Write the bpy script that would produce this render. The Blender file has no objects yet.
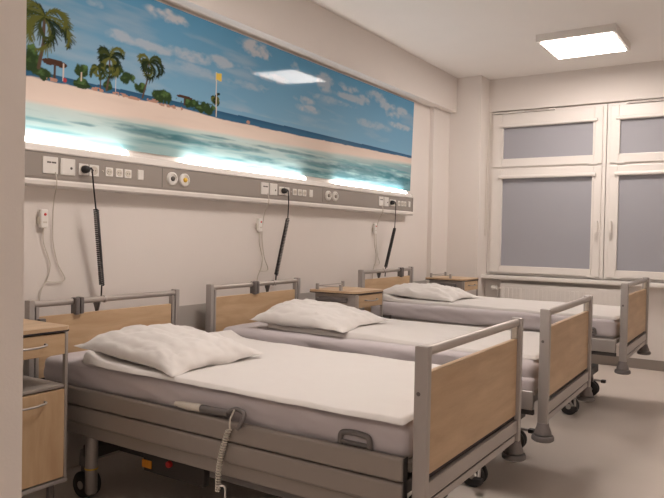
import bpy, bmesh, math, random
import numpy as np
from mathutils import Vector, Matrix, noise
random.seed(7)
S = bpy.context.scene
PI = math.pi

# ------------------------------------------------------------------ camera, world, exposure
CAM = dict(loc=(3.1154, 0.0, 1.2706), yaw=.5792, pitch=-.0204, roll=.0195, f=673.5873)
cd = bpy.data.cameras.new('camera'); cam = bpy.data.objects.new('camera', cd); S.collection.objects.link(cam)
_y, _p, _r = CAM['yaw'], CAM['pitch'], CAM['roll']
_f = Vector((-math.sin(_y)*math.cos(_p), math.cos(_y)*math.cos(_p), math.sin(_p)))
_rt = Vector((math.cos(_y), math.sin(_y), 0)); _up = _rt.cross(_f)
_R = _rt*math.cos(_r) + _up*math.sin(_r); _U = -_rt*math.sin(_r) + _up*math.cos(_r)
cam.matrix_world = Matrix(((_R.x, _U.x, -_f.x, CAM['loc'][0]), (_R.y, _U.y, -_f.y, CAM['loc'][1]), (_R.z, _U.z, -_f.z, CAM['loc'][2]), (0, 0, 0, 1)))
cd.sensor_width = 36; cd.lens = CAM['f']/664*36; cd.clip_start = .02
S.camera = cam
w = bpy.data.worlds.new('dusk'); S.world = w; w.use_nodes = True
w.node_tree.nodes['Background'].inputs[0].default_value = (.25, .3, .42, 1)
w.node_tree.nodes['Background'].inputs[1].default_value = .25
S.view_settings.view_transform = 'Standard'; S.view_settings.look = 'None'
S.view_settings.exposure = -0.24; S.view_settings.gamma = 1
S.cycles.use_denoising = True
S.cycles.max_bounces = 8; S.cycles.diffuse_bounces = 5
S.cycles.sample_clamp_indirect = 4

PANEL_E = 40.0      # ceiling panel emission
STRIP_E = 18.0      # up-lights over the mural
FILL_E = 34.0        # unseen fill lamp added behind the camera for ambient light
WARM = (1.0, .885, .815)
COOL = (1.0, .95, .92)

# ------------------------------------------------------------------ materials
def nodes(name):
    m = bpy.data.materials.new(name); m.use_nodes = True
    return m, m.node_tree.nodes, m.node_tree.links, m.node_tree.nodes['Principled BSDF']
def mat(name, col, rough=.6, metal=0, var=.0, vscale=4, bump=0, bscale=60, spec=.5, sheen=0):
    m, n, l, b = nodes(name)
    b.inputs['Base Color'].default_value = (*col, 1); b.inputs['Roughness'].default_value = rough
    b.inputs['Metallic'].default_value = metal; b.inputs['Specular IOR Level'].default_value = spec
    tc = n.new('ShaderNodeTexCoord')
    if sheen: b.inputs['Sheen Weight'].default_value = sheen
    nz = n.new('ShaderNodeTexNoise'); nz.inputs['Scale'].default_value = vscale; nz.inputs['Detail'].default_value = 4
    l.new(tc.outputs['Object'], nz.inputs['Vector'])
    mx = n.new('ShaderNodeMix'); mx.data_type = 'RGBA'
    v = var or .02
    mx.inputs[6].default_value = (*[c*(1-v) for c in col], 1); mx.inputs[7].default_value = (*[min(1, c*(1+v)) for c in col], 1)
    l.new(nz.outputs['Fac'], mx.inputs[0]); l.new(mx.outputs[2], b.inputs['Base Color'])
    if bump:
        n2 = n.new('ShaderNodeTexNoise'); n2.inputs['Scale'].default_value = bscale; n2.inputs['Detail'].default_value = 3
        l.new(tc.outputs['Object'], n2.inputs['Vector'])
        bp = n.new('ShaderNodeBump'); bp.inputs['Strength'].default_value = bump; bp.inputs['Distance'].default_value = .01
        l.new(n2.outputs['Fac'], bp.inputs['Height']); l.new(bp.outputs['Normal'], b.inputs['Normal'])
    return m
def wood(name, c1, c2, axis='y', rough=.45):
    m, n, l, b = nodes(name)
    tc = n.new('ShaderNodeTexCoord'); mp = n.new('ShaderNodeMapping')
    sc = {'y': (11, 1.6, 11), 'z': (11, 11, 1.6), 'x': (1.6, 11, 11)}[axis]
    mp.inputs['Scale'].default_value = sc
    l.new(tc.outputs['Object'], mp.inputs['Vector'])
    nz = n.new('ShaderNodeTexNoise'); nz.inputs['Scale'].default_value = 1.6; nz.inputs['Detail'].default_value = 6; nz.inputs['Roughness'].default_value = .6; nz.inputs['Distortion'].default_value = .4
    l.new(mp.outputs[0], nz.inputs['Vector'])
    cr = n.new('ShaderNodeValToRGB'); cr.color_ramp.elements[0].color = (*c1, 1); cr.color_ramp.elements[1].color = (*c2, 1)
    cr.color_ramp.elements[0].position = .3; cr.color_ramp.elements[1].position = .7
    l.new(nz.outputs['Fac'], cr.inputs[0]); l.new(cr.outputs[0], b.inputs['Base Color'])
    b.inputs['Roughness'].default_value = rough
    return m
def emit(name, col, e):
    m, n, l, b = nodes(name)
    b.inputs['Base Color'].default_value = (.8, .8, .8, 1)
    b.inputs['Emission Color'].default_value = (*col, 1); b.inputs['Emission Strength'].default_value = e
    return m
M = dict(
    wall=mat('wall_paint', (.74, .69, .65), .75, bump=.06, bscale=140),
    wainscot=mat('wall_grey_vinyl', (.43, .40, .37), .45),
    ceil=mat('ceiling_paint', (.90, .87, .84), .85),
    floor=mat('vinyl_floor', (.60, .535, .48), .42, var=.05, vscale=3, bump=.02, bscale=30),
    pvc=mat('white_pvc', (.76, .72, .68), .35),
    blind=mat('grey_blind', (.34, .34, .37), .8, var=.03, vscale=1.2),
    metal=mat('painted_grey_metal', (.40, .37, .35), .38, .35),
    rail=mat('satin_metal_tube', (.46, .42, .39), .38, .6),
    side=mat('grey_taupe_panel', (.27, .235, .21), .4, .1),
    dark=mat('dark_underframe', (.055, .048, .045), .55),
    black=mat('black_rubber', (.02, .018, .018), .5),
    gap=mat('dark_gap', (.03, .02, .022), .7),
    plast=mat('grey_plastic', (.14, .125, .12), .45),
    bell=mat('grey_bumper_plastic', (.17, .15, .145), .5),
    sheet=mat('lilac_sheet', (.52, .475, .485), .9, var=.03, bump=.6, bscale=7, sheen=.2),
    duvet=mat('white_duvet', (.635, .605, .58), .9, var=.01, bump=.12, bscale=9, sheen=.2),
    pillow=mat('white_pillowcase', (.66, .63, .605), .9, var=.01, bump=.15, bscale=8, sheen=.2),
    wood=wood('oak_laminate', (.46, .305, .175), (.60, .43, .265), 'y'),
    woodz=wood('oak_laminate_upright', (.46, .305, .175), (.60, .43, .265), 'z'),
    woodx=wood('oak_laminate_top', (.48, .33, .20), (.62, .45, .29), 'y'),
    trunk=mat('trunk_grey_aluminium', (.33, .295, .265), .45, .15),
    white=mat('white_plastic', (.80, .77, .73), .35),
    offwhite=mat('cream_plastic', (.62, .57, .50), .4),
    holes=mat('socket_hole', (.10, .09, .08), .6),
    red=mat('red_plastic', (.6, .03, .03), .4),
    yellow=mat('yellow_plastic', (.75, .48, .05), .4),
    orange=mat('orange_label', (.75, .30, .03), .5),
    glass=mat('night_window_glass', (.05, .06, .08), .05),
    panel=emit('led_panel_light', WARM, PANEL_E),
    strip=emit('led_strip_light', COOL, STRIP_E),
    corr=emit('corridor_lamp_light', WARM, FILL_E),
)

# ------------------------------------------------------------------ mesh helpers
class MB:
    def __init__(s): s.bm = bmesh.new()
    def box(s, x0, x1, y0, y1, z0, z1, bev=0, seg=2):
        t = bmesh.new(); bmesh.ops.create_cube(t, size=1)
        for v in t.verts: v.co = Vector(((x0+x1)/2+v.co.x*(x1-x0), (y0+y1)/2+v.co.y*(y1-y0), (z0+z1)/2+v.co.z*(z1-z0)))
        if bev: bmesh.ops.bevel(t, geom=list(t.edges), offset=bev, segments=seg, affect='EDGES', profile=.6)
        s.add(t); return s
    def add(s, t, mtx=None):
        if mtx is not None: t.transform(mtx)
        me = bpy.data.meshes.new('tmp'); t.to_mesh(me); t.free(); s.bm.from_mesh(me); bpy.data.meshes.remove(me)
    def quadgrid(s, P, closed_u=False, closed_v=False):
        nu, nv = len(P), len(P[0]); V = [[s.bm.verts.new(p) for p in r] for r in P]
        for i in range(nu if closed_u else nu-1):
            for j in range(nv if closed_v else nv-1):
                try: s.bm.faces.new((V[i][j], V[(i+1) % nu][j], V[(i+1) % nu][(j+1) % nv], V[i][(j+1) % nv]))
                except ValueError: pass
        return V
    def tube(s, pts, r, n=8, cap=True):
        pts = [Vector(p) for p in pts]; rs = r if isinstance(r, (list, tuple)) else [r]*len(pts)
        up = None; P = []
        for i, p in enumerate(pts):
            d = (pts[min(i+1, len(pts)-1)]-pts[max(i-1, 0)]).normalized()
            if up is None:
                up = Vector((0, 0, 1)) if abs(d.z) < .9 else Vector((1, 0, 0))
            a = d.cross(up)
            if a.length < 1e-4: a = d.cross(Vector((0, 1, 0)))
            a.normalize(); up = a.cross(d).normalized()
            P.append([p+(a*math.cos(2*PI*k/n)+up*math.sin(2*PI*k/n))*rs[i] for k in range(n)])
        V = s.quadgrid(P, closed_v=True)
        if cap:
            s.bm.faces.new(V[0][::-1]); s.bm.faces.new(V[-1])
        return s
    def lathe(s, prof, c=(0, 0, 0), n=20, axis='z'):
        P = []
        for r, h in prof:
            row = []
            for k in range(n):
                a = 2*PI*k/n; q = (r*math.cos(a), r*math.sin(a), h)
                if axis == 'y': q = (q[0], q[2], q[1])
                if axis == 'x': q = (q[2], q[0], q[1])
                row.append(Vector(q)+Vector(c))
            P.append(row)
        V = s.quadgrid(P, closed_v=True); s.bm.faces.new(V[0][::-1]); s.bm.faces.new(V[-1]); return s
    def prism(s, poly, a0, a1, plane='xz'):
        # polygon in a plane, extruded along the third axis
        def q(p, a):
            return {'xz': (p[0], a, p[1]), 'xy': (p[0], p[1], a), 'yz': (a, p[0], p[1])}[plane]
        A = [s.bm.verts.new(q(p, a0)) for p in poly]; B = [s.bm.verts.new(q(p, a1)) for p in poly]
        n = len(poly)
        s.bm.faces.new(A); s.bm.faces.new(B[::-1])
        for i in range(n): s.bm.faces.new((A[i], B[i], B[(i+1) % n], A[(i+1) % n]))
        return s
    def build(s, name, m, parent=None, smooth=False, loc=None):
        bmesh.ops.recalc_face_normals(s.bm, faces=list(s.bm.faces))
        me = bpy.data.meshes.new(name); s.bm.to_mesh(me); s.bm.free()
        if smooth:
            me.polygons.foreach_set('use_smooth', [True]*len(me.polygons))
            me.set_sharp_from_angle(angle=math.radians(50))
        me.materials.append(M[m] if isinstance(m, str) else m)
        o = bpy.data.objects.new(name, me); S.collection.objects.link(o)
        if parent: o.parent = parent
        if loc: o.location = loc
        return o
def tag(o, label=None, cat=None, group=None, kind=None):
    if label: o['label'] = label
    if cat: o['category'] = cat
    if group: o['group'] = group
    if kind: o['kind'] = kind
    return o
def empty(name, loc, rz=0):
    o = bpy.data.objects.new(name, None); S.collection.objects.link(o); o.location = loc; o.rotation_euler = (0, 0, rz)
    o.empty_display_size = .1; return o
def copy_tree(o, parent=None):
    c = o.copy(); S.collection.objects.link(c)
    if parent: c.parent = parent
    for ch in list(o.children): copy_tree(ch, c)
    return c
def struct(o): o['kind'] = 'structure'; return o
def fbm(x, y, z=0, o=4): return noise.fractal(Vector((x, y, z)), 1.0, 2.0, o)

# ------------------------------------------------------------------ the room
ZC = 3.045; YW = 7.30; YF = 1.0; XR = 4.1
struct(MB().box(-.3, XR+.2, -2.7, 7.7, -.12, 0).build('floor', 'floor'))
struct(MB().box(-.3, XR+.2, -2.7, 7.7, ZC, ZC+.12).build('ceiling', 'ceil'))
wl = MB(); wl.box(-.15, 0, -2.6, 7.6, 0, ZC)
wl = struct(wl.build('wall_left', 'wall'))
struct(MB().box(0, .006, YF, 6.63, 0, .807).build('trim_1', 'wainscot'))
struct(MB().box(0, .13, YF, 7.05, 2.663, ZC).build('trim_2', 'wall'))            # soffit over the mural
struct(MB().box(0, .05, 6.63, 7.05, 0, 2.663).build('trim_3', 'wall'))             # shallow pilaster
struct(MB().box(0, .412, 7.05, YW, 0, ZC).build('trim_4', 'wall'))                  # window pier
wf = MB(); X0, X1, Z0, Z1 = .41, 2.92, .865, 2.685
wf.box(0, X0, YW, 7.45, 0, ZC); wf.box(X1, XR, YW, 7.45, 0, ZC); wf.box(X0, X1, YW, 7.45, 0, Z0); wf.box(X0, X1, YW, 7.45, Z1, ZC)
struct(wf.build('wall_far', 'wall'))
struct(MB().box(XR, XR+.12, -2.6, 7.6, 0, ZC).build('wall_right', 'wall'))
struct(MB().box(0, 1.530, .86, YF, 0, ZC).build('wall_front', 'wall'))
struct(MB().box(0, XR, -2.62, -2.5, 0, ZC).build('wall_back', 'wall'))
struct(MB().box(1.2, XR, YF-.14, YF, 2.75, ZC).build('trim_5', 'wall'))
struct(MB().box(.40, XR, YW-.012, YW, 0, .10).build('baseboard_far', 'side'))

# windows ----------------------------------------------------------------
def make_window(name, x0, x1, flip):
    t = struct(empty(name, ((x0+x1)/2, 7.36, .87)))
    L = -t.location.x; 
    def B(nm, m, boxes, parent=t, bev=.004):
        mb = MB()
        for b in boxes: mb.box(b[0]-t.location.x, b[1]-t.location.x, b[2]-7.36, b[3]-7.36, b[4]-.87, b[5]-.87, bev)
        return mb.build(nm, m, parent)
    ya, yb = 7.338, 7.42
    zb, zm0, zm1, zt = .87, 2.035, 2.07, 2.68
    B('window_frame', 'pvc', [(x0, x0+.045, ya, yb, zb, zt), (x1-.045, x1, ya, yb, zb, zt), (x0+.04, x1-.04, ya, yb, zt-.035, zt), (x0+.04, x1-.04, ya, yb, zb, zb+.03), (x0+.04, x1-.04, ya, yb, zm0, zm1)])
    for (za, zz, g0, g1) in ((.895, 2.04, .97, 1.935), (2.065, 2.65, 2.155, 2.50)):
        gx0, gx1 = x0+.15, x1-.115
        if flip: gx0, gx1 = x0+.115, x1-.15
        sx0, sx1 = x0+.035, x1-.035; yf = 7.318
        s = B('sash', 'pvc', [(sx0, gx0, yf, 7.40, za, zz), (gx1, sx1, yf, 7.40, za, zz), (gx0, gx1, yf, 7.40, za, g0), (gx0, gx1, yf, 7.40, g1, zz)], bev=.006)
        B('glass_pane', 'glass', [(gx0, gx1, 7.385, 7.391, g0, g1)], s, 0)
        B('blind_fabric', 'blind', [(gx0, gx1, 7.342, 7.345, g0, g1)], s, 0)
        B('blind_cassette', 'pvc', [(gx0-.03, gx1+.03, 7.290, yf, g1, g1+.036)], s, .012)
        B('blind_guide', 'pvc', [(gx0-.008, gx0+.012, 7.308, 7.345, g0, g1)], s, .003)
        B('blind_guide', 'pvc', [(gx1-.012, gx1+.008, 7.308, 7.345, g0, g1)], s, .003)
        B('hinge', 'pvc', [((sx1-.12 if not flip else sx0+.06), (sx1-.04 if not flip else sx0+.14), 7.308, yf, za-.012, za+.006)], s, .003)
    hx = x1-.065 if not flip else x0+.065
    h = B('window_handle', 'pvc', [(hx-.012, hx+.012, 7.308, 7.318, 1.38, 1.45), (hx-.010, hx+.010, 7.268, 7.318, 1.445, 1.47), (hx-.014, hx+.014, 7.256, 7.272, 1.35, 1.475)], bev=.003)
    B('vent_strip', 'pvc', [(x0+.05 if not flip else x0+.18, x0+.72, 7.298, 7.336, 2.655, 2.672)], bev=.002)
    B('vent_slot', 'side', [(x0+.40 if not flip else x0+.2, x0+.66, 7.294, 7.299, 2.661, 2.666)], bev=0)
    return t
make_window('window_1', .413, 1.657, False)
make_window('window_2', 1.663, 2.915, True)
struct(MB().box(.405, 2.93, 7.17, 7.34, .825, .865, .008).build('trim_6', 'pvc'))   # window sill board

# radiator under the window
t = empty('radiator', (1.25, 7.23, .225)); tag(t, 'white panel radiator mounted under the left window sill', 'radiator')
rb = MB(); rb.box(-.62, .62, -.045, -.03, 0, .545, .006)
for i in range(26):
    x = -.6+i*.046; rb.box(x, x+.03, -.052, -.045, .03, .515, .003)
rb.box(-.62, .62, .02, .035, 0, .545, .006)
rb.build('front_panel', 'pvc', t)
MB().box(-.62, .62, -.045, .035, .545, .557, .003).build('top_grille', 'pvc', t)
for x in (-.4, .37): MB().box(x, x+.03, .035, .068, .1, .45).build('wall_bracket', 'metal', t)
v = MB().lathe([(.012, 0), (.012, .05), (.024, .055), (.026, .10), (.02, .115)], (-.62, -.005, .50), 16, 'x')
v.bm.transform(Matrix.Translation((-.62, -.005, .5)) @ Matrix.Scale(-1, 4, (1, 0, 0)) @ Matrix.Translation((.62, .005, -.5)))
v.build('thermostat_valve', 'white', t, True)
MB().tube([(-.66, -.005, .5), (-.66, -.005, .25), (-.66, 0, -.22)], .009).build('pipe', 'pvc', t, True)

# blind pull chain at the window's left
ch = MB(); ch.tube([(.455, 7.235, 2.67), (.395+.03, 7.225, 2.0), (.425, 7.22, 1.31), (.43, 7.22, 1.29), (.437, 7.22, 1.31), (.445, 7.23, 2.0), (.462, 7.235, 2.67)], .003, 6)
ch = ch.build('pull_cord', 'offwhite', None, True)
tag(ch, 'thin looped pull cord hanging beside the left window frame', 'cord')

# ------------------------------------------------------------------ ceiling lamp
hx, hy = .315, .33
def ceiling_lamp(loc, label):
    t = empty('ceiling_lamp', loc); tag(t, label, 'lamp')
    h = MB(); hx, hy = .325, .34; h.box(-hx, hx, -hy, -hy+.012, -.062, 0); h.box(-hx, hx, hy-.012, hy, -.062, 0); h.box(-hx, -hx+.012, -hy+.012, hy-.012, -.062, 0); h.box(hx-.012, hx, -hy+.012, hy-.012, -.062, 0); h.box(-hx+.012, hx-.012, -hy+.012, hy-.012, -.060, 0)
    h.build('lamp_housing', 'pvc', t)
    hx, hy = .292, .300
    MB().box(-hx, hx, -hy, hy, -.0665, -.0605).build('light_panel', 'panel', t)
ceiling_lamp((1.67, 6.215, ZC), 'square flat box ceiling lamp with glowing white panel, near the window')
ceiling_lamp((1.67, 2.6, ZC), 'square flat box ceiling lamp above the nearest bed, out of view overhead')
t2 = empty('corridor_lamp', (2.6, -1.2, ZC)); tag(t2, 'square ceiling lamp out in the corridor behind the doorway', 'lamp')  # added out of view to lift the ambient light
MB().box(-.31, .31, -.31, .31, -.05, 0, .003).build('lamp_housing', 'pvc', t2)
MB().box(-.29, .29, -.29, .29, -.056, -.0505).build('light_panel', 'corr', t2)

# ------------------------------------------------------------------ the mural (a printed beach panorama)
def make_mural():
    y0, y1, z0, z1 = 1.06, 6.175, 1.735, 2.632
    NY, NZ = 1180, 208
    ys = np.linspace(y0, y1, NY); zs = np.linspace(z0, z1, NZ); Y, Z = np.meshgrid(ys, zs, indexing='ij')
    rng = np.random.RandomState(3)
    def vnoise(sy, sz, seed):
        r = np.random.RandomState(seed); gy = int((y1-y0)/sy)+3; gz = int((z1-z0)/sz)+3; g = r.rand(gy, gz)
        fy = (Y-y0)/sy; fz = (Z-z0)/sz; iy = fy.astype(int); iz = fz.astype(int); ty = fy-iy; tz = fz-iz
        ty = ty*ty*(3-2*ty); tz = tz*tz*(3-2*tz)
        return (g[iy, iz]*(1-ty)+g[iy+1, iz]*ty)*(1-tz)+(g[iy, iz+1]*(1-ty)+g[iy+1, iz+1]*ty)*tz
    def fb(sy, sz, seed): return sum(vnoise(sy/2**k, sz/2**k, seed+k)*.5**k for k in range(4))/1.875
    C = np.zeros((NY, NZ, 3))
    def mix(mask, col):
        m = np.clip(mask, 0, 1)[..., None]; C[:] = C*(1-m)+np.array(col)*m
    interp = lambda tab: np.interp(Y, [a for a, b in tab], [b for a, b in tab])
    HOR = [(1.0, 2.062), (1.955, 2.061), (2.215, 2.06), (2.61, 2.071), (3.325, 2.08), (4.274, 2.088), (6.226, 2.093)]
    STOP = [(1.0, 2.02), (1.955, 2.032), (2.156, 2.027), (2.54, 2.035), (3.001, 2.045), (3.316, 2.032), (4.275, 2.041), (5.189, 2.056), (6.227, 2.072)]
    SBOT = [(1.0, 1.93), (1.957, 1.924), (2.399, 1.922), (2.761, 1.934), (3.271, 1.947), (4.278, 1.956), (5.192, 1.985), (6.229, 2.027)]
    hor, st, sb = interp(HOR), interp(STOP), interp(SBOT)
    t = np.clip((Z-hor)/(z1-2.07), 0, 1)
    for k, (a, b) in enumerate(zip((.19, .37, .52), (.09, .27, .44))): C[..., k] = a*(1-t)+b*t
    # clouds
    CL = [(2.867, 2.571, .152, .042), (2.534, 2.361, .105, .034), (2.753, 2.357, .168, .03), (3.08, 2.38, .227, .037), (3.308, 2.393, .095, .039), (2.352, 2.492, .064, .027), (3.692, 2.563, .15, .06), (3.366, 2.399, .078, .04), (4.566, 2.512, .12, .07), (4.921, 2.462, .2, .03), (4.266, 2.32, .133, .031), (4.128, 2.56, .08, .035), (5.138, 2.475, .15, .045), (5.634, 2.497, .15, .045), (5.737, 2.438, .14, .04), (4.335, 2.262, .136, .03), (3.831, 2.409, .3, .03), (4.918, 2.53, .161, .034), (5.439, 2.55, .187, .046), (5.942, 2.491, .15, .039), (5.359, 2.287, .3, .036), (3.56, 2.305, .3, .03), (4.7, 2.38, .3, .03), (3.1, 2.3, .35, .03), (5.9, 2.35, .2, .03)]
    nz = fb(.16, .07, 11); nz2 = fb(.05, .03, 31)
    cloud = np.zeros_like(Y)
    for i, (cy, cz, ry, rz) in enumerate(CL):
        d = ((Y-cy)/ry)**2+((Z-cz)/rz)**2
        wgt = .95 if cy in (3.692, 2.867) else (.42 if ry > .25 else .62)
        cloud = np.maximum(cloud, wgt*np.clip(.95-d*.7+(nz-.5)*2.6+(nz2-.5)*1.8, 0, 1)*np.exp(-np.maximum(d-.9, 0)*1.6))
    cloud = np.maximum(cloud, np.clip((fb(.5, .09, 50)-.55)*1.4, 0, .3)*(Z < 2.55)*(Z > hor+.03))
    mix(cloud*.72, (.62, .57, .55))
    # sea behind the island
    mix((Z < hor), (.025, .085, .17)); mix((Z < hor)*(Z > st)*np.clip((hor-Z)/.03, 0, 1)*.5, (.05, .16, .26))
    edge = lambda a: np.clip(a/.006, 0, 1)
    n3 = fb(.08, .012, 70)
    mix(edge(st+(n3-.5)*.01-Z), (.70, .58, .50))
    mix(edge(st-Z)*np.clip((fb(.3, .03, 90)-.5)*.8, 0, .4), (.55, .44, .38))
    # shallow water
    wt = np.clip((sb-Z+(fb(.4, .03, 120)-.5)*.03)/.03, 0, 1)
    W = np.zeros_like(C); q = np.clip((sb-Z)/.25, 0, 1)
    for k, (a, b) in enumerate(zip((.54, .60, .56), (.30, .45, .46))): W[..., k] = a*(1-q)**2+b*(1-(1-q)**2)
    dk = np.clip((Y-3.9)/2.2, 0, 1)*.55*np.clip((sb-Z)/.06, 0, 1)
    W = W*(1-dk[..., None])+np.array((.04, .17, .24))*dk[..., None]
    rip = np.clip((fb(.35, .022, 140)-.45)*2.2, 0, .6)*np.clip((sb-Z)/.05, 0, 1)
    W = W*(1-rip[..., None])+np.array((.05, .24, .28))*rip[..., None]
    lt = np.clip((fb(.25, .02, 180)-.58)*3, 0, .7)*np.clip((Y-2.5)/2, .2, 1)*np.clip((sb-Z)/.05, 0, 1)
    W = W*(1-lt[..., None])+np.array((.45, .66, .66))*lt[..., None]
    C[:] = C*(1-wt[..., None])+W*wt[..., None]
    for cy, cz, ry, rz in [(2.578, 1.872, .107, .012), (2.763, 1.851, .27, .024), (3.091, 1.852, .265, .026), (2.279, 1.839, .087, .008), (3.571, 1.864, .317, .02), (4.149, 1.90, .515, .013), (5.286, 1.851, .725, .04), (5.03, 1.79, .504, .03), (5.867, 1.824, .42, .05), (4.56, 1.843, .439, .024), (3.791, 1.804, .285, .021), (4.284, 1.78, .268, .02), (3.319, 1.905, .24, .008), (1.6, 1.86, .3, .012)]:
        d = ((Y-cy)/ry)**2+((Z-cz)/rz)**2
        mix(np.clip(1.1-d+(nz-.5)*1.2+(n3-.5)*1.2, 0, 1)*.62, (.025, .13, .165))
    # bushes
    n4 = fb(.03, .03, 200)
    for cy, cz, ry, rz in [(2.042, 2.055, .055, .035), (1.987, 2.113, .043, .06), (2.276, 2.051, .056, .026), (2.269, 2.119, .044, .031), (2.836, 2.084, .087, .042), (2.566, 2.142, .05, .034), (3.086, 2.085, .087, .032), (3.203, 2.079, .083, .038), (2.496, 2.173, .054, .034), (2.668, 2.105, .044, .029), (1.8, 2.08, .12, .05), (1.5, 2.1, .14, .06), (1.25, 2.08, .15, .06), (2.44, 2.08, .03, .03)]:
        d = ((Y-cy)/ry)**2+((Z-cz)/rz)**2
        m_ = np.clip((1.15-d+(n4-.5)*2.2)*3, 0, 1)
        mix(m_, (.03, .055, .022)); mix(m_*np.clip((n4-.5)*4, 0, 1)*(Z > cz-.3*rz), (.09, .16, .05))
    for cy, cz, ry, rz in [(2.11, 2.122, .072, .02), (3.017, 2.113, .069, .01)]:      # thatched parasols
        d = ((Y-cy)/ry)**2+((Z-cz)/rz)**2
        mix((d < 1)*(Z > cz-rz*.5+np.abs(Y-cy)*-.2), (.07, .035, .025))
    for a, b, c in [(2.11, 2.04, 2.12), (3.017, 2.06, 2.11)]: mix((np.abs(Y-a) < .005)*(Z > b)*(Z < c), (.08, .05, .04))
    mix((np.abs(Y-2.269) < .003)*(Z > 2.06)*(Z < 2.11), (.5, .42, .34))
    def seg(a, b, r0, r1, col, al=1):
        ay, az = a; by, bz = b; L2 = (by-ay)**2+(bz-az)**2
        i0, i1 = np.searchsorted(ys, [min(ay, by)-.03, max(ay, by)+.03]); j0, j1 = np.searchsorted(zs, [min(az, bz)-.03, max(az, bz)+.03])
        if i1 <= i0 or j1 <= j0: return
        yy, zz = Y[i0:i1, j0:j1], Z[i0:i1, j0:j1]
        tt = np.clip(((yy-ay)*(by-ay)+(zz-az)*(bz-az))/L2, 0, 1)
        d = np.hypot(yy-ay-tt*(by-ay), zz-az-tt*(bz-az)); r = r0+(r1-r0)*tt
        m_ = (np.clip((r-d)/.003+.5, 0, 1)*al)[..., None]
        C[i0:i1, j0:j1] = C[i0:i1, j0:j1]*(1-m_)+np.array(col)*m_
    def palm(base, top, R, n, seed, asym=0, sq=1.0):
        r = random.Random(seed)
        mid = ((base[0]+top[0])/2+.01, (base[1]+top[1])/2)
        seg(base, mid, R*.05, R*.045, (.10, .065, .045)); seg(mid, top, R*.045, R*.04, (.10, .065, .045))
        DK = [(.016, .026, .012), (.026, .038, .015), (.045, .06, .018), (.11, .12, .03)]
        for i in range(n):
            a = -.75+(PI+1.5)*i/(n-1)+r.uniform(-.2, .2)
            L = R*r.uniform(.7, 1.15)*(1+asym*math.cos(a)*.5); p = top; col = r.choice(DK[:3]) if r.random() < .75 else DK[3]
            if len(top) and a > 2.2 and R > .18: col = r.choice(DK[2:])
            da = (.10 if math.cos(a) > 0 else -.10)*r.uniform(.5, 1.6); ang = a
            for k in range(16):
                q = (p[0]+math.cos(ang)*L/16, p[1]+math.sin(ang)*L/16*sq)
                seg(p, q, .0045, .004, col)
                for sgn in (-1, 1):
                    ll = R*.24*math.sin(PI*(k+2)/19)*r.uniform(.6, 1.3); la = ang+sgn*r.uniform(.4, .9)
                    seg(q, (q[0]+math.cos(la)*ll, q[1]+math.sin(la)*ll*.8-ll*.35), .0052, .002, col, .9)
                p = q; ang -= da*(1+k*.12)
    palm((2.02, 2.08), (2.044, 2.335), .20, 13, 1)
    palm((2.431, 2.045), (2.446, 2.225), .125, 12, 2)
    palm((2.684, 2.05), (2.725, 2.262), .12, 10, 5, .6)
    palm((2.39, 2.04), (2.37, 2.15), .07, 8, 9)
    palm((3.296, 2.06), (3.292, 2.155), .055, 9, 4)
    palm((1.55, 2.05), (1.6, 2.42), .22, 12, 12); palm((1.3, 2.05), (1.26, 2.3), .18, 12, 14)
    for a, b, c in [(2.161, 2.04, 2.131), (2.491, 2.049, 2.127)]: mix((np.abs(Y-a) < .0035)*(Z > b)*(Z < c), (.55, .50, .46))
    mix((np.abs(Y-(3.306-(Z-2.037)*.05)) < .0045)*(Z > 2.035)*(Z < 2.325), (.62, .56, .46))
    mix((np.abs(Y-3.318) < .026)*(np.abs(Z-2.30) < .021+(Y-3.3)*.15), (.70, .50, .10))
    for cy, cz, ry, rz in [(2.098, 2.036, .034, .01), (2.372, 2.037, .039, .011), (2.526, 2.039, .055, .011), (2.759, 2.046, .046, .012), (2.959, 2.038, .05, .013), (2.62, 2.035, .05, .009), (2.86, 2.036, .05, .009), (3.63, 2.05, .02, .012)]:
        d = ((Y-cy)/ry)**2+((Z-cz)/rz)**2
        mix((d < 1)*(n4 > .42), (.42, .24, .18))
    mix((np.hypot(Y-2.17, (Z-2.047)) < .012), (.35, .05, .06))
    # grid mesh carrying the print
    xb, thick = .012, .012
    V = np.zeros((NY*NZ, 3)); V[:, 0] = xb; V[:, 1] = Y.ravel(); V[:, 2] = Z.ravel()
    V[:, 0] += (V[:, 2]-z0)*MURAL_TILT
    i = np.arange(NY-1)[:, None]*NZ+np.arange(NZ-1)[None, :]; i = i.ravel()
    F = np.stack([i, i+NZ, i+NZ+1, i+1], 1)
    me = bpy.data.meshes.new('printed_sheet')
    me.vertices.add(len(V)); me.vertices.foreach_set('co', V.ravel().astype(np.float32))
    me.loops.add(F.size); me.loops.foreach_set('vertex_index', F.ravel().astype(np.int32))
    me.polygons.add(len(F)); me.polygons.foreach_set('loop_start', (np.arange(len(F))*4).astype(np.int32))
    me.update(calc_edges=True)
    ca = me.color_attributes.new('print', 'FLOAT_COLOR', 'POINT')
    col = np.ones((NY*NZ, 4), np.float32); col[:, :3] = np.clip(C.reshape(-1, 3), 0, 1); ca.data.foreach_set('color', col.ravel())
    m, n, l, b = nodes('beach_print'); at = n.new('ShaderNodeVertexColor'); at.layer_name = 'print'
    l.new(at.outputs['Color'], b.inputs['Base Color']); b.inputs['Roughness'].default_value = .05
    b.inputs['Specular IOR Level'].default_value = .10
    me.materials.append(m)
    root = empty('beach_mural', (0, 0, 0)); tag(root, 'long glossy wall panel printed with a tropical beach, palms and turquoise sea', 'wall mural')
    o = bpy.data.objects.new('printed_sheet', me); S.collection.objects.link(o); o.parent = root
    a = MURAL_TILT*(z1-z0)
    MB().prism([(.001, z0), (xb-.0005, z0), (xb-.0005+a, z1), (.001, z1)], y0, y1).build('backing_board', 'white', root)
MURAL_TILT = 0.028
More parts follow.
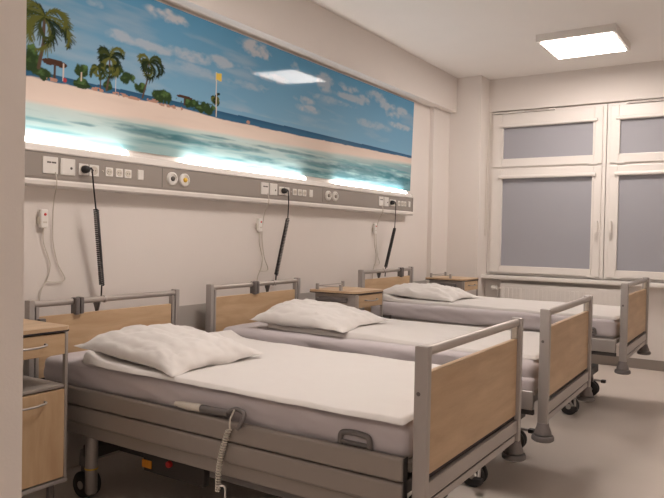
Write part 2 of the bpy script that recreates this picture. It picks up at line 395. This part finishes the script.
make_mural()

# ------------------------------------------------------------------ bed-head trunking with sockets and up-lights
T0, T1 = 1.04, 6.10
tr = empty('bed_head_trunking', (0, 0, 0)); tag(tr, 'long grey wall trunking with sockets and glowing top strips', 'trunking')
MB().prism([(.001, 1.50), (.074, 1.522), (.078, 1.535), (.078, 1.652), (.062, 1.655), (.001, 1.655)], T0, T1).build('front_panel', 'trunk', tr)
MB().prism([(.001, 1.485), (.070, 1.488), (.088, 1.494), (.090, 1.512), (.084, 1.522), (.0745, 1.5215), (.001, 1.4995)], T0, T1).build('bottom_rail', 'pvc', tr)
MB().prism([(.001, 1.6555), (.078, 1.6555), (.082, 1.662), (.074, 1.690), (.066, 1.698), (.001, 1.698)], T0, T1).build('top_cap', 'pvc', tr)
MB().prism([(0.001, 1.486), (.082, 1.486), (.084, 1.66), (.07, 1.699), (.001, 1.699)], T1, T1+.006).build('end_cap', 'trunk', tr)
SP = 1.70
for k in range(3):
    a = 1.305+k*1.725
    MB().prism([(.013, 1.6985), (.066, 1.6985), (.064, 1.712), (.048, 1.726), (.013, 1.727)], a, a+1.245).build('light_diffuser', 'strip', tr)
for y in (2.79, 4.49): MB().box(.0781, .0787, y, y+.003, 1.535, 1.65).build('panel_joint', 'holes', tr)
def socket_set(o, gas=True):
    zc = 1.592
    def plate(y0, y1, z0, z1, nm, m='white', x1=.085):
        return MB().box(.0782, x1, y0+o, y1+o, z0, z1, .002).build(nm, m, tr)
    p = plate(2.008, 2.092, 1.552, 1.636, 'socket_plate')
    MB().box(.085, .0862, 2.030+o, 2.052+o, 1.604, 1.612).box(.085, .0862, 2.056+o, 2.080+o, 1.604, 1.612).build('port', 'holes', p)
    p = plate(2.107, 2.192, 1.552, 1.636, 'socket_plate')
    MB().box(.085, .0865, 2.113+o, 2.186+o, 1.558, 1.630, .002).build('rocker', 'white', p)
    MB().lathe([(.007, 0), (.006, .002)], (.0866, 2.168+o, 1.588), 10, 'x').build('port', 'holes', p)
    def socket(y, z, r=.02):
        q = MB().box(.0782, .084, y+o-r, y+o+r, z-r, z+r, .003).build('socket', 'white', tr)
        MB().lathe([(r*.78, 0), (r*.72, .002)], (.0838, y+o, z), 16, 'x').build('socket_recess', 'offwhite', q)
        MB().box(.0858, .0865, y+o-.009, y+o-.005, z-.003, z+.003).box(.0858, .0865, y+o+.005, y+o+.009, z-.003, z+.003).build('socket_holes', 'holes', q)
    socket(2.245, 1.59, .03); socket(2.310, 1.59, .03)
    MB().lathe([(.006, 0), (.005, .004)], (.0782, 2.368+o, zc), 12, 'x').build('earth_terminal', 'yellow' if False else 'offwhite', tr)
    for y in (2.408, 2.475, 2.535): socket(y, zc, .024)
    q = plate(2.602, 2.645, 1.566, 1.622, 'light_switch'); MB().box(.085, .0875, 2.606+o, 2.641+o, 1.57, 1.618, .001).build('rocker', 'white', q)
    if gas:
        for i, (y, m) in enumerate(((2.866, 'holes'), (2.968, 'yellow'))):
            g = MB().lathe([(.040, 0), (.040, .010), (.034, .016), (.028, .016), (.028, .008), (.002, .008)], (.0782, y+o, zc), 24, 'x').build('gas_outlet', 'white', tr, True)
            MB().lathe([(.014, 0), (.014, .008), (.010, .012), (.002, .012)], (.0865, y+o, zc), 16, 'x').build('outlet_valve', m if o == 0 else 'trunk', g, True)
for k in range(3): socket_set(k*SP, k < 2)

# nurse-call handsets with their cables
def call_handset(y, z, sc=1):
    t = empty('nurse_call_handset', (0, y, z))
    MB().box(.001, .016, -.028, -.010, -.030, .010, .003).build('wall_holder', 'offwhite', t)
    b = MB().box(.006, .030, -.021, .021, -.048, .048, .008, 3).build('handset_body', 'white', t, True)
    MB().lathe([(.007, 0), (.006, .003)], (.0301, .002, .022), 12, 'x').build('call_button', 'red', b)
    MB().box(.0301, .0308, -.010, .012, -.022, -.014).build('button_row', 'offwhite', b)
    return t
def cable(pts, nm='call_cable', r=.0028, m='offwhite'):
    # smooth through the points (Catmull-Rom)
    P = [Vector(p) for p in pts]; P = [P[0]]+P+[P[-1]]; out = []
    for i in range(1, len(P)-2):
        for s in range(8):
            t = s/8; a, b, c, d = P[i-1:i+3]
            out.append(.5*((2*b)+(c-a)*t+(2*a-5*b+4*c-d)*t*t+(3*b-a-3*c+d)*t**3))
    out.append(P[-2]); return out
for (y, z, oy, lab) in ((2.058, 1.326, 0, 'white call handset with red button hanging on wall over nearest bed'), (3.778, 1.334, SP, 'white call handset hanging on wall over the middle bed'), (5.456, 1.34, 2*SP-.02, 'white call handset hanging on wall over the farthest bed')):
    t = call_handset(y, z); tag(t, lab, 'call handset', 'nurse call handsets on the wall')
    pts = [(.092, 2.072+oy, 1.56), (.10, 2.076+oy, 1.50), (.045, 2.098+oy, 1.42), (.014, 2.114+oy, 1.32), (.012, 2.117+oy, 1.22), (.012, 2.145+oy, 1.10), (.012, 2.19+oy, 1.015), (.012, 2.14+oy, 1.0), (.012, 2.085+oy, 1.005)]
    pts = [(p[0], p[1]-y, p[2]-z) for p in pts]
    MB().tube(cable(pts), .0028, 6).build('socket_cable', 'offwhite', t, True)
    pts = [(.018, y, z-.046), (.014, y+.004, 1.21), (.012, y+.03, 1.14), (.012, y+.045, 1.09), (.012, y+.03, 1.02), (.012, y-.005, .96), (.012, y-.02, .86)]
    pts = [(p[0], p[1]-y, p[2]-z) for p in pts]
    MB().tube(cable(pts), .0032, 6).build('handset_cable', 'offwhite', t, True)

# black coiled power cords
def power_cord(y, plug, top, bot, end, label):
    t = empty('power_cord', (0, y, 1.59)); tag(t, label, 'power cord', 'black bed power cords')
    L = lambda p: (p[0], p[1]-y, p[2]-1.59)
    MB().lathe([(.020, 0), (.021, .012), (.017, .030), (.009, .036)], (.0868, 0, 0), 16, 'x').build('plug', 'black', t, True)
    MB().tube(cable([L(p) for p in [(.11, y+.0, 1.59), (.115, y+.025, 1.595), (.115, plug, 1.57), (.11, plug+.012, 1.50), top]]), [.0065]*8+[.0042]*25, 8).build('lead', 'black', t, True)
    a, b = Vector(L(top)), Vector(L(bot)); d = b-a; n = 38; pts = []
    ax = Vector((1, 0, 0)); ay = d.normalized().cross(ax).normalized(); ax = ay.cross(d.normalized())
    for i in range(n*10+1):
        s = i/(n*10); an = 2*PI*s*n; pts.append(a+d*s+(ax*math.cos(an)+ay*math.sin(an))*.0115)
    MB().tube(pts, .0046, 5).build('coil', 'black', t, True)
    MB().tube([L(bot), L(end)], .0045, 6).build('lead', 'black', t, True)
power_cord(2.245, 2.275, (.11, 2.303, 1.385), (.06, 2.385, .975), (.05, 2.390, .90), 'black coiled power cord plugged in above the nearest bed')
power_cord(3.955, 3.985, (.11, 3.99, 1.386), (.10, 3.875, .975), (.10, 3.87, .90), 'black coiled power cord plugged in above and right of the middle bed')
power_cord(5.638, 5.675, (.11, 5.675, 1.345), (.14, 5.46, .99), (.14, 5.45, .90), 'black coiled power cord plugged in above the farthest bed')

# ------------------------------------------------------------------ soft things
def slab(nu, nv, fpos, ftop, fbot):
    """closed soft slab: fpos(s,t)->(x,y); ftop/fbot(s,t)->z"""
    mb = MB(); top = [[(*fpos(i/nu, j/nv), ftop(i/nu, j/nv)) for j in range(nv+1)] for i in range(nu+1)]
    V = [[mb.bm.verts.new(p) for p in r] for r in top]
    W = [[mb.bm.verts.new((*fpos(i/nu, j/nv), fbot(i/nu, j/nv))) if 0 < i < nu and 0 < j < nv else V[i][j] for j in range(nv+1)] for i in range(nu+1)]
    for i in range(nu):
        for j in range(nv):
            mb.bm.faces.new((V[i][j], V[i+1][j], V[i+1][j+1], V[i][j+1]))
            f = (W[i][j], W[i][j+1], W[i+1][j+1], W[i+1][j])
            if len(set(f)) > 2:
                try: mb.bm.faces.new(f)
                except ValueError: pass
    return mb
def ease(s, k=.5):                                       # denser towards the edges
    return .5-.5*math.cos(PI*s)*(k)-(1-k)*(.5-s)

def make_mattress(seed):
    x0, x1, y0, y1, z0, z1 = .075, 2.035, .022, .963, .565, .685
    mb = MB(); t = bmesh.new(); nx, ny, nz = 90, 44, 10
    P = {}
    def vert(i, j, k):
        key = (i, j, k)
        if key in P: return P[key]
        x, y, z = i/nx, j/ny, k/nz; X, Y, Z = x0+(x1-x0)*x, y0+(y1-y0)*y, z0+(z1-z0)*z
        # rounded box
        r = .045; cx = min(max(X, x0+r), x1-r); cy = min(max(Y, y0+r), y1-r); cz = min(max(Z, z0+r*.8), z1-r*.8)
        d = Vector((X-cx, Y-cy, Z-cz))
        if d.length > 1e-6:
            n_ = max(abs(d.x)/r, abs(d.y)/r, abs(d.z)/(r*.8)); d = d.normalized()*r*n_*(.97)
            X, Y, Z = cx+d.x, cy+d.y, cz+d.z
        side = 1-abs(2*z-1)**3
        if j in (0, ny): Y += (1 if j else -1)*side*(.013*fbm(X*2.2+Z*3, Z*7+seed, seed)+.011*(.4-abs(fbm(X*5+Z*11, Z*6, seed+3))))
        if i in (0, nx): X += (1 if i else -1)*side*.008*fbm(Y*5, Z*9, seed)
        if k == nz: Z += .002*fbm(X*5, Y*5, seed)
        P[key] = mb.bm.verts.new((X, Y, Z)); return P[key]
    for k in (0, nz):
        for i in range(nx):
            for j in range(ny): mb.bm.faces.new((vert(i, j, k), vert(i+1, j, k), vert(i+1, j+1, k), vert(i, j+1, k)))
    for j in (0, ny):
        for i in range(nx):
            for k in range(nz): mb.bm.faces.new((vert(i, j, k), vert(i+1, j, k), vert(i+1, j, k+1), vert(i, j, k+1)))
    for i in (0, nx):
        for j in range(ny):
            for k in range(nz): mb.bm.faces.new((vert(i, j, k), vert(i, j+1, k), vert(i, j+1, k+1), vert(i, j, k+1)))
    return mb
def make_duvet(seed, head=.34, z=.688, w0=.0, bump=0.0, bx=.7, by=.3):
    U0, U1, W0, W1 = head, 2.03, w0, .95
    def pos(s, t):
        s, t = ease(s), ease(t)
        x = U0+(U1-U0)*s; y = W0+(W1-W0)*t
        e = (1-t)**6; y += e*(.010*fbm(x*2.5, seed)+.004*fbm(x*10, seed+5)) + (.006-.012*x/2)*e*1.5
        x += (1-s)**8*(.05*(t-.2)+.015*fbm(y*4, seed+9)) - s**10*.01*fbm(y*5, seed)
        return x, y
    def edge(s, t, q=.30):
        s, t = ease(s), ease(t); a = min(1, min(s*(U1-U0), (1-s)*(U1-U0))/.02); b = min(1, min(t, 1-t)*(W1-W0)/.02)
        f = lambda v: math.sqrt(max(0, 1-(1-v)**2))
        return f(a)*f(b)
    def top(s, t):
        x, y = pos(s, t); e = edge(s, t); ss = ease(s)
        T = .017+.024*math.exp(-(ss/.05)**2)+.010*math.exp(-ss*6)
        n = .0035*fbm(x*3, y*3, seed)+.0025*fbm(x*7+y*4, y*7, seed+2)
        r = .006*math.exp(-((y-.25-.1*math.sin(x*3+seed))/.02)**2)*(1 if x < 1.2 else .3)
        b = bump*math.exp(-((x-bx)/.33)**2-((y-by)/.3)**2)
        edgesag = 0
        return z+T*.35+(T+n+r*.4)*e+b*e+edgesag
    def bot(s, t):
        x, y = pos(s, t); e = edge(s, t); b = bump*math.exp(-((x-bx)/.33)**2-((y-by)/.3)**2)
        return z+.012-.010*e+b*e*.9
    return slab(120, 60, pos, top, bot)
def make_pillow(seed, a=.34, b=.30, T=.16, dent=0.0, skew=0.0):
    def q(v): return 2*ease(v, .7)-1
    def pos(s, t):
        x, y = q(s), q(t)
        X = x*a*(1-.07*(1-y*y)*abs(x)**3*1.2); Y = y*b*(1-.09*(1-x*x)*abs(y)**3*1.2)
        X += .012*fbm(x*2, y*2, seed); Y += .012*fbm(x*2, y*2, seed+7)
        return X, Y
    def h(s, t):
        x, y = q(s), q(t); return (max(0, 1-abs(x)**2.6)*max(0, 1-abs(y)**2.6))**.55*(1-skew*x)
    def top(s, t):
        x, y = q(s), q(t); hh = h(s, t)
        wr = .014*fbm(x*2.5+y, y*4, seed+1)+.006*(.5-abs(fbm(x*3+y*2, y*4-x, seed+2)))+.005*fbm(x*7, y*9+x*3, seed+4)
        ring = .006*math.sin(14*(abs(x)+.6*y))*(abs(x) > .55)*hh
        return hh*T*.78*(1-dent*math.exp(-((x-.1)**2+(y)**2)/.15))+wr*hh**.6*1.2+ring+.012*fbm(x*1.5, y*1.5, seed+20)*(1-hh)
    def bot(s, t): 
        x, y = q(s), q(t); return -h(s, t)*T*.22+.012*fbm(x*1.5, y*1.5, seed+20)*(1-h(s, t))
    return slab(56, 48, pos, top, bot)

# ------------------------------------------------------------------ hospital beds (u: head to foot, w: near to far side)
BL, BW = 2.108, .985
BED = {1: (.1168, 1.909, .0065, -.0244), 2: (.1549, 3.1169, .0203, -.0053), 3: (.1959, 4.9067, .0068, .0297)}
def make_castor(p, u, w_, t, pedal=False):
    c = MB(); c.lathe([(.030, .15), (.026, .22)], (u, w_, 0), 14); c.box(u-.018, u+.030, w_-.016, w_+.016, .095, .152, .008)
    c = c.build('castor', 'plast', t, True)
    for s in (-1, 1):
        MB().lathe([(.022, -.012), (.056, -.012), (.062, -.006), (.062, .006), (.056, .012), (.022, .012)], (u+.012, w_+s*.026, .062), 22, 'y').build('wheel', 'black', c, True)
        MB().lathe([(.020, -.014), (.018, .014)], (u+.012, w_+s*.026, .062), 12, 'y').build('hub', 'metal', c, True)
    if pedal:
        if w_ > .5:
            MB().box(u+.035, u+.10, w_-.010, w_+.010, .125, .14, .004).build('brake_pedal', 'metal', c)
            MB().box(u+.09, u+.125, w_-.022, w_+.022, .118, .142, .006).build('pedal_pad', 'black', c)
        else:
            MB().tube([(u+.03, w_-.01, .14), (u+.06, w_-.06, .125), (u+.075, w_-.11, .085)], .008, 8).tube([(u-.0, w_-.02, .14), (u+.02, w_-.07, .12), (u+.06, w_-.11, .085)], .008, 8).build('brake_pedal', 'rail', c, True)
            MB().box(u+.05, u+.095, w_-.145, w_-.10, .055, .085, .006).build('pedal_pad', 'black', c)
    return c
def make_bed(rails):
    t = empty('hospital_bed', (0, 0, 0))
    def up(mb, nm, m, sm=False, par=None):
        return mb.build(nm, m, par or t, sm)
    lifted = []
    def P(mb, nm, m, sm=False, par=None):
        o = up(mb, nm, m, sm, par)
        if par is None: lifted.append(o)
        return o
    # head end
    for wa, wb in ((0, .030), (BW-.030, BW)):
        p = P(MB().box(-.022, .022, wa, wb, .40, .952, .006), 'head_post', 'metal', True)
        s = 1 if wa == 0 else -1; wi = wb if s > 0 else wa
        P(MB().box(-.012, .018, min(wi+.007*s, wi+.026*s), max(wi+.007*s, wi+.026*s), .42, .918, .004), 'post_channel', 'metal', False, p)
        P(MB().box(-.010, .008, min(wi, wi+.007*s), max(wi, wi+.007*s), .42, .918), 'post_slot', 'gap', False, p)
    P(MB().tube([(.0, .012, .930), (.0, BW-.012, .930)], .016, 14), 'head_rail', 'rail', True)
    P(MB().box(-.006, .012, .058, BW-.058, .565, .868, .003), 'headboard', 'wood')
    P(MB().box(-.004, .010, .058, BW-.058, .548, .5645), 'headboard_edging', 'gap')
    b = P(MB().box(-.014, .034, .252, .277, .862, .950, .008).box(-.014, .034, .280, .302, .865, .952, .008), 'rail_bracket', 'plast', True)
    P(MB().lathe([(.019, -.008), (.021, 0), (.019, .008)], (.0, .452, .930), 16, 'y'), 'cord_hook', 'rail', True)
    P(MB().lathe([(.006, .84), (.010, .87), (.019, .905), (.019, .913)], (-.035, .432, 0), 12), 'cord_socket', 'plast', True)
    P(MB().box(.0, .015, .03, BW-.03, .43, .50, .004), 'head_beam', 'metal')
    # foot end
    for wa, wb in ((0, .032), (BW-.032, BW)):
        p = P(MB().box(2.060, BL, wa, wb, .41, .952, .007), 'foot_post', 'metal', True)
        fo = wa-.002 if wa == 0 else wb-.001
        P(MB().lathe([(.007, 0), (.006, .003)], (2.078, fo, .80), 12, 'y'), 'bolt', 'plast', False, p)
        wc = (wa+wb)/2
        q = P(MB().lathe([(.026, .418), (.029, .402), (.039, .375), (.040, .366), (.033, .365), (.033, .361)], (2.084, wc, 0), 20), 'bumper_foot', 'bell', True)
        P(MB().lathe([(.034, .3605), (.048, .360), (.052, .352), (.052, .340), (.044, .334)], (2.084, wc, 0), 20), 'bumper_roller', 'plast', True, q)
        s = 1 if wa == 0 else -1; wi = wb if s > 0 else wa
        P(MB().box(2.072, 2.092, min(wi+.001*s, wi+.014*s), max(wi+.001*s, wi+.014*s), .865, .915, .002), 'rail_socket', 'offwhite', False, p)
    P(MB().tube([(2.085, .010, .932), (2.085, BW-.010, .932)], .017, 14), 'foot_rail', 'rail', True)
    P(MB().box(2.070, 2.092, .034, BW-.034, .530, .862, .002), 'footboard', 'wood')
    P(MB().box(2.072, 2.086, .034, BW-.034, .512, .5295), 'footboard_edging', 'gap')
    P(MB().box(2.064, 2.100, .033, BW-.033, .455, .510, .004), 'foot_beam', 'metal')
    P(MB().box(2.060, 2.096, .045, BW-.045, .418, .446, .003), 'lower_crossbar', 'metal')
    P(MB().box(2.066, 2.092, .045, BW-.045, .4465, .4545), 'crossbar_gap', 'gap')
    for wa in (0, BW-.032):
        wc = wa+.016
        P(MB().lathe([(.030, .415), (.032, .40), (.040, .37), (.042, .362), (.049, .359), (.051, .34), (.044, .334)], (.0, wc, 0), 18), 'bumper_foot', 'bell', True)
    # deck and long sides
    P(MB().box(.07, 2.04, .035, BW-.035, .53, .562, .006), 'deck', 'metal')
    for wa, sgn in ((0, 1), (BW, -1)):
        def R(z0, z1, d0, d1, u0=.07, u1=2.038, bev=.012):
            a, b_ = sorted((wa+sgn*d0, wa+sgn*d1)); return MB().box(u0, u1, a, b_, z0, z1, bev, 3)
        if rails:
            P(R(.512, .590, -.020, .006), 'side_rail', 'side', True)
            P(R(.428, .505, -.014, .012), 'side_rail', 'side', True)
            P(R(.365, .440, .014, .034, bev=.006), 'side_frame', 'side', True)
            P(R(.425, .592, -.018, .010, 2.0385, 2.0415, .001), 'rail_end_cap', 'black')
        else:
            P(R(.470, .560, .0, .026, bev=.008), 'side_frame', 'metal', True)
            P(R(.445, .468, .012, .034, bev=.002), 'frame_lip', 'dark', False)
        a, b_ = sorted((wa+sgn*.002, wa+sgn*.018))
        # mattress retaining loop
        y = wa+sgn*.010; zt = .633 if rails else .630
        P(MB().tube(cable([(1.785, y, .585), (1.787, y, zt-.015), (1.80, y, zt-.004), (1.84, y, zt), (1.885, y, zt-.004), (1.898, y, zt-.015), (1.90, y, .585)]), .010, 10), 'mattress_handle', 'plast', True)
        P(MB().box(1.79, 1.895, y-.007, y+.007, .592, .604, .003), 'handle_bar', 'plast', False)
        P(MB().box(.20, .30, y-.008, y+.008, .575, .592, .004).box(.285, .30, y-.008, y+.008, .555, .592, .004), 'release_lever', 'plast', False)
    # under-carriage
    P(MB().box(.25, 1.85, .22, .27, .43, .50, .006).box(.25, 1.85, BW-.27, BW-.22, .43, .50, .006).box(.45, .50, .22, BW-.22, .43, .50).box(1.55, 1.6, .22, BW-.22, .43, .50), 'lift_frame', 'dark')
    MB().box(.30, .36, .10, BW-.10, .20, .26, .008).box(1.70, 1.76, .10, BW-.10, .20, .26, .008).box(.36, 1.70, .26, .32, .20, .26, .006).box(.36, 1.70, BW-.32, BW-.26, .20, .26, .006).build('base_frame', 'dark', t)
    for u in (.55, 1.5):
        MB().tube([(u, .4, .23), (u+.12, .4, .46)], .02, 10).tube([(u, .58, .23), (u+.12, .58, .46)], .02, 10).build('lift_arm', 'dark', t, True)
    MB().box(.75, 1.15, .34, .64, .262, .36, .02).build('motor_box', 'plast', t, True)
    for u in (.27, 1.70):
        for w_ in (.14, BW-.14): make_castor(t, u, w_, t, u > 1)
    if rails:
        P(MB().box(.019, .048, .040, .074, .795, .862, .007).box(.024, .034, .0, .04, .845, .853, .002), 'post_clamp', 'plast', True)
        MB().lathe([(.024, .035), (.028, .045), (.030, .34)], (.345, .115, 0), 16).build('castor_column', 'metal', t, True)
        MB().lathe([(.0310, .150), (.0310, .157)], (.345, .115, 0), 16).build('height_ring', 'yellow', t)
        MB().box(.60, .98, .20, .24, .17, .262, .01).build('control_box', 'dark', t)
        MB().box(.60, .66, .195, .1995, .19, .225).build('warning_label', 'orange', t)
        MB().lathe([(.014, -.016), (.016, -.008), (.014, 0)], (.78, .198, .238), 14, 'y').build('release_knob', 'red', t, True)
        MB().box(1.15, 1.9, .05, .075, .30, .345, .006).build('cable_tray', 'plast', t)
    return t, lifted
def finish(t, lifted_names, i, label):
    x, y, a, dz = BED[i]; t.location = (x, y, 0); t.rotation_euler = (0, 0, a)
    for c in t.children:
        if c.name.split('.')[0] in lifted_names: c.location.z = dz
    for c in t.children:                                  # bracket and cord hook sit elsewhere along each head rail
        k = c.name.split('.')[0]
        if k == 'rail_bracket': c.location.y = (0, .175, .46)[i-1]
        if k in ('cord_hook', 'cord_socket'): c.location.y = (0, .22, -.04)[i-1]
    tag(t, label, 'hospital bed')
bA, lift = make_bed(True); names = {o.name.split('.')[0] for o in lift}
finish(bA, names, 1, 'nearest hospital bed, grey side rails folded down, oak headboard and footboard')
bB, lift = make_bed(False); names = {o.name.split('.')[0] for o in lift}
bC = copy_tree(bB)
finish(bB, names, 2, 'middle hospital bed of the row of three, oak boards in grey metal frame')
finish(bC, names, 3, 'farthest hospital bed in the row, standing nearest the window')
for o in (bA, bB, bC): o['group'] = 'hospital beds along the mural wall'
def place(o, i, u=0, w_=0, z=0, rot=(0, 0, 0)):
    x, y, a, dz = BED[i]
    o.location = (x+u*math.cos(a)-w_*math.sin(a), y+u*math.sin(a)+w_*math.cos(a), z+dz); o.rotation_euler = (rot[0], rot[1], rot[2]+a)
W_ = {1: 'nearest', 2: 'middle', 3: 'farthest'}
PIL = {1: dict(seed=11, a=.335, b=.28, T=.115, at=(.67, .29, .748), rot=(.02, .08, -.04)),
       2: dict(seed=23, a=.34, b=.28, T=.125, skew=.30, at=(.63, .33, .748), rot=(.03, .02, -.02), dent=.08),
       3: dict(seed=37, a=.35, b=.30, T=.11, at=(.43, .42, .742), rot=(.0, .04, .0))}
for i in (1, 2, 3):
    m_ = make_mattress(i*7.3).build('mattress', 'sheet', None, True); place(m_, i); tag(m_, 'mattress in lilac grey fitted sheet on the %s bed' % W_[i], 'mattress', 'sheeted mattresses')
    if i == 2:
        sc = MB().box(1.72, 2.035, .004, .20, .49, .62, .03, 4)
        for v in sc.bm.verts: v.co.y += .006*fbm(v.co.x*6, v.co.z*8, 4)
        sc.build('sheet_corner', 'sheet', m_, True)
    d = make_duvet(i*3.7, head=(.42, .38, .16)[i-1], w0=(.0, .11, .07)[i-1], bump=(0, .022, .01)[i-1], bx=.95, by=.35).build('blanket', 'duvet', None, True); place(d, i)
    tag(d, 'flat white blanket spread over the mattress of the %s bed' % W_[i], 'blanket', 'white blankets on the beds')
    k = PIL[i]; p = make_pillow(k['seed'], k['a'], k['b'], k['T'], k.get('dent', 0), k.get('skew', 0)).build('pillow', 'pillow', None, True)
    place(p, i, *k['at'], k['rot'])
    tag(p, {1: 'creased white pillow lying flat at the head of the nearest bed', 2: 'plump white pillow bulging up at the head of the middle bed', 3: 'low white pillow at the head of the farthest bed'}[i], 'pillow', 'white pillows')

# bed control handset lying on the side rail of the nearest bed
t = empty('bed_control_handset', (0, 0, 0)); place(t, 1, 0, 0, 0); tag(t, 'grey and cream control handset with coiled cord hung on near bed side rail', 'handset')
hb = MB(); hb.tube([(1.02, -.004, .607), (1.06, -.006, .609), (1.18, -.008, .612), (1.30, -.010, .616)], [.010, .014, .016, .015], 12); hb.build('handset_body', 'plast', t, True)
hb = MB(); hb.tube([(1.015, -.0045, .6085), (1.06, -.0065, .6105), (1.16, -.0085, .6135)], [.010, .0150, .0168], 12); hb.build('button_cover', 'offwhite', t, True)
hk = MB(); hk.tube(cable([(1.30, -.012, .622), (1.345, -.016, .640), (1.385, -.022, .630), (1.385, -.034, .600), (1.365, -.036, .575)]), [.009]*33, 8); hk.build('hook', 'plast', t, True)
pts = cable([(1.345, -.030, .64), (1.33, -.036, .60), (1.33, -.036, .565)]); MB().tube(pts, .0035, 6).build('lead', 'offwhite', t, True)
a = Vector((1.325, -.036, .565)); b = Vector((1.275, -.036, .325)); n = 24; pts = []
for i in range(n*10+1):
    s = i/(n*10); an = 2*PI*s*n; c = a+(b-a)*s+Vector((-.015*math.sin(PI*s), 0, 0)); pts.append(c+Vector((math.cos(an)*.009, math.sin(an)*.009, 0)))
MB().tube(pts, .0032, 5).build('coil', 'offwhite', t, True)
MB().tube(cable([(1.275, -.036, .325), (1.285, -.036, .345), (1.305, -.03, .34), (1.30, -.02, .28), (1.285, .03, .20)]), .0035, 6).build('lead', 'white', t, True)

# ------------------------------------------------------------------ bedside cabinets
def make_cabinet():
    t = empty('bedside_cabinet', (0, 0, 0)); D, Wd = .38, .38      # x: back to front, y: width
    tp = MB()
    poly = []
    for cx, cy, a0 in ((D-.03, Wd-.02, 0), (.03-.02, Wd-.02, 90), (-.0, -.01, 180), (D-.06, .04, 270)):
        r = .035 if a0 < 270 else .06
        for k in range(6):
            a = math.radians(a0+k*18); poly.append((cx+r*math.cos(a)-.0, cy+r*math.sin(a)))
    tp.prism(poly, .845, .860, 'xy'); tp.build('cabinet_top', 'woodx', t)
    tp = MB(); poly2 = [((x-D/2)*1.006+D/2, (y-Wd/2)*1.006+Wd/2) for x, y in poly]; tp.prism(poly2, .838, .8445, 'xy'); tp.build('top_edging', 'gap', t)
    for y in (.0, Wd-.014):
        MB().box(D-.02, D, y, y+.014, .195, .837, .003).build('frame_post', 'rail', t)
        MB().box(.0, .02, y, y+.014, .195, .837, .003).build('frame_post', 'metal', t)
    # drawer case and lower case
    MB().box(.02, D-.021, .001, .012, .745, .837).box(.02, D-.021, Wd-.012, Wd-.001, .745, .837).box(.004, .019, .015, Wd-.015, .745, .837).box(.02, D-.021, .0121, Wd-.0121, .738, .744).build('drawer_case', 'metal', t)
    dr = MB().box(D-.020, D, .016, Wd-.016, .742, .832, .002).build('drawer', 'wood', t)
    MB().box(.02, D-.021, .001, .012, .21, .60).box(.02, D-.021, Wd-.012, Wd-.001, .21, .60).box(.004, .019, .015, Wd-.015, .21, .60).build('lower_case', 'metal', t)
    MB().box(.02, D-.004, .0145, Wd-.0145, .598, .612, .003).build('shelf', 'trunk', t)
    do = MB().box(D-.020, D, .016, Wd-.016, .215, .592, .002).build('door', 'woodz', t)
    MB().box(-.0, D+.004, .0, Wd, .192, .208, .003).build('bottom_plate', 'metal', t)
    for o, z in ((dr, .795), (do, .555)):
        pts = [(D-.001, .10, z), (D+.018, .105, z-.002), (D+.026, .15, z-.006), (D+.028, .19, z-.007), (D+.026, .23, z-.006), (D+.018, .265, z-.002), (D-.001, .27, z)]
        MB().tube(cable(pts), .0048, 8).build('handle', 'metal', o, True)
    # fold-away table leaf at the near side
    MB().box(.18, .37, -.026, -.014, .56, .74, .004).build('folded_table_leaf', 'woodx', t)
    MB().box(.05, .30, -.030, -.008, .775, .812, .008).box(.15, .19, -.024, -.006, .50, .775, .004).box(.02, .05, -.022, -.004, .30, .80, .004).build('leaf_bracket', 'plast', t)
    # gallery rail
    for x, y in ((.02, .0), (.02, Wd-.02), (.23, .0)): MB().box(x-.010, x+.010, y-.010, y+.010, .8605, .905, .002).build('gallery_post', 'metal', t)
    MB().tube([(.02, .0, .888), (.02, Wd-.02, .888)], .0035, 6).tube([(.02, .0, .888), (.23, 0, .888)], .0035, 6).build('gallery_rail', 'rail', t, True)
    for x in (.06, D-.05):
        for y in (.045, Wd-.045):
            c = MB().box(x-.012, x+.012, y-.012, y+.012, .10, .191, .003).lathe([(.006, .05), (.006, .10)], (x, y, 0)).build('castor', 'plast', t)
            MB().lathe([(.012, -.012), (.036, -.010), (.038, 0), (.036, .010), (.012, .012)], (x, y, .0385), 18, 'y').build('wheel', 'black', c, True)
    return t
c1 = make_cabinet(); c2 = copy_tree(c1); c3 = copy_tree(c1)
for c, (x, y), lab in ((c1, (.22, 1.415), 'oak and grey bedside cabinet at left edge, standing before the nearest bed'), (c2, (.22, 4.205), 'oak topped bedside cabinet between the middle bed and the farthest bed'), (c3, (.19, 6.30), 'oak topped bedside cabinet in the corner beside the window pier')):
    c.location = (x, y, 0); tag(c, lab, 'bedside cabinet', 'bedside cabinets')
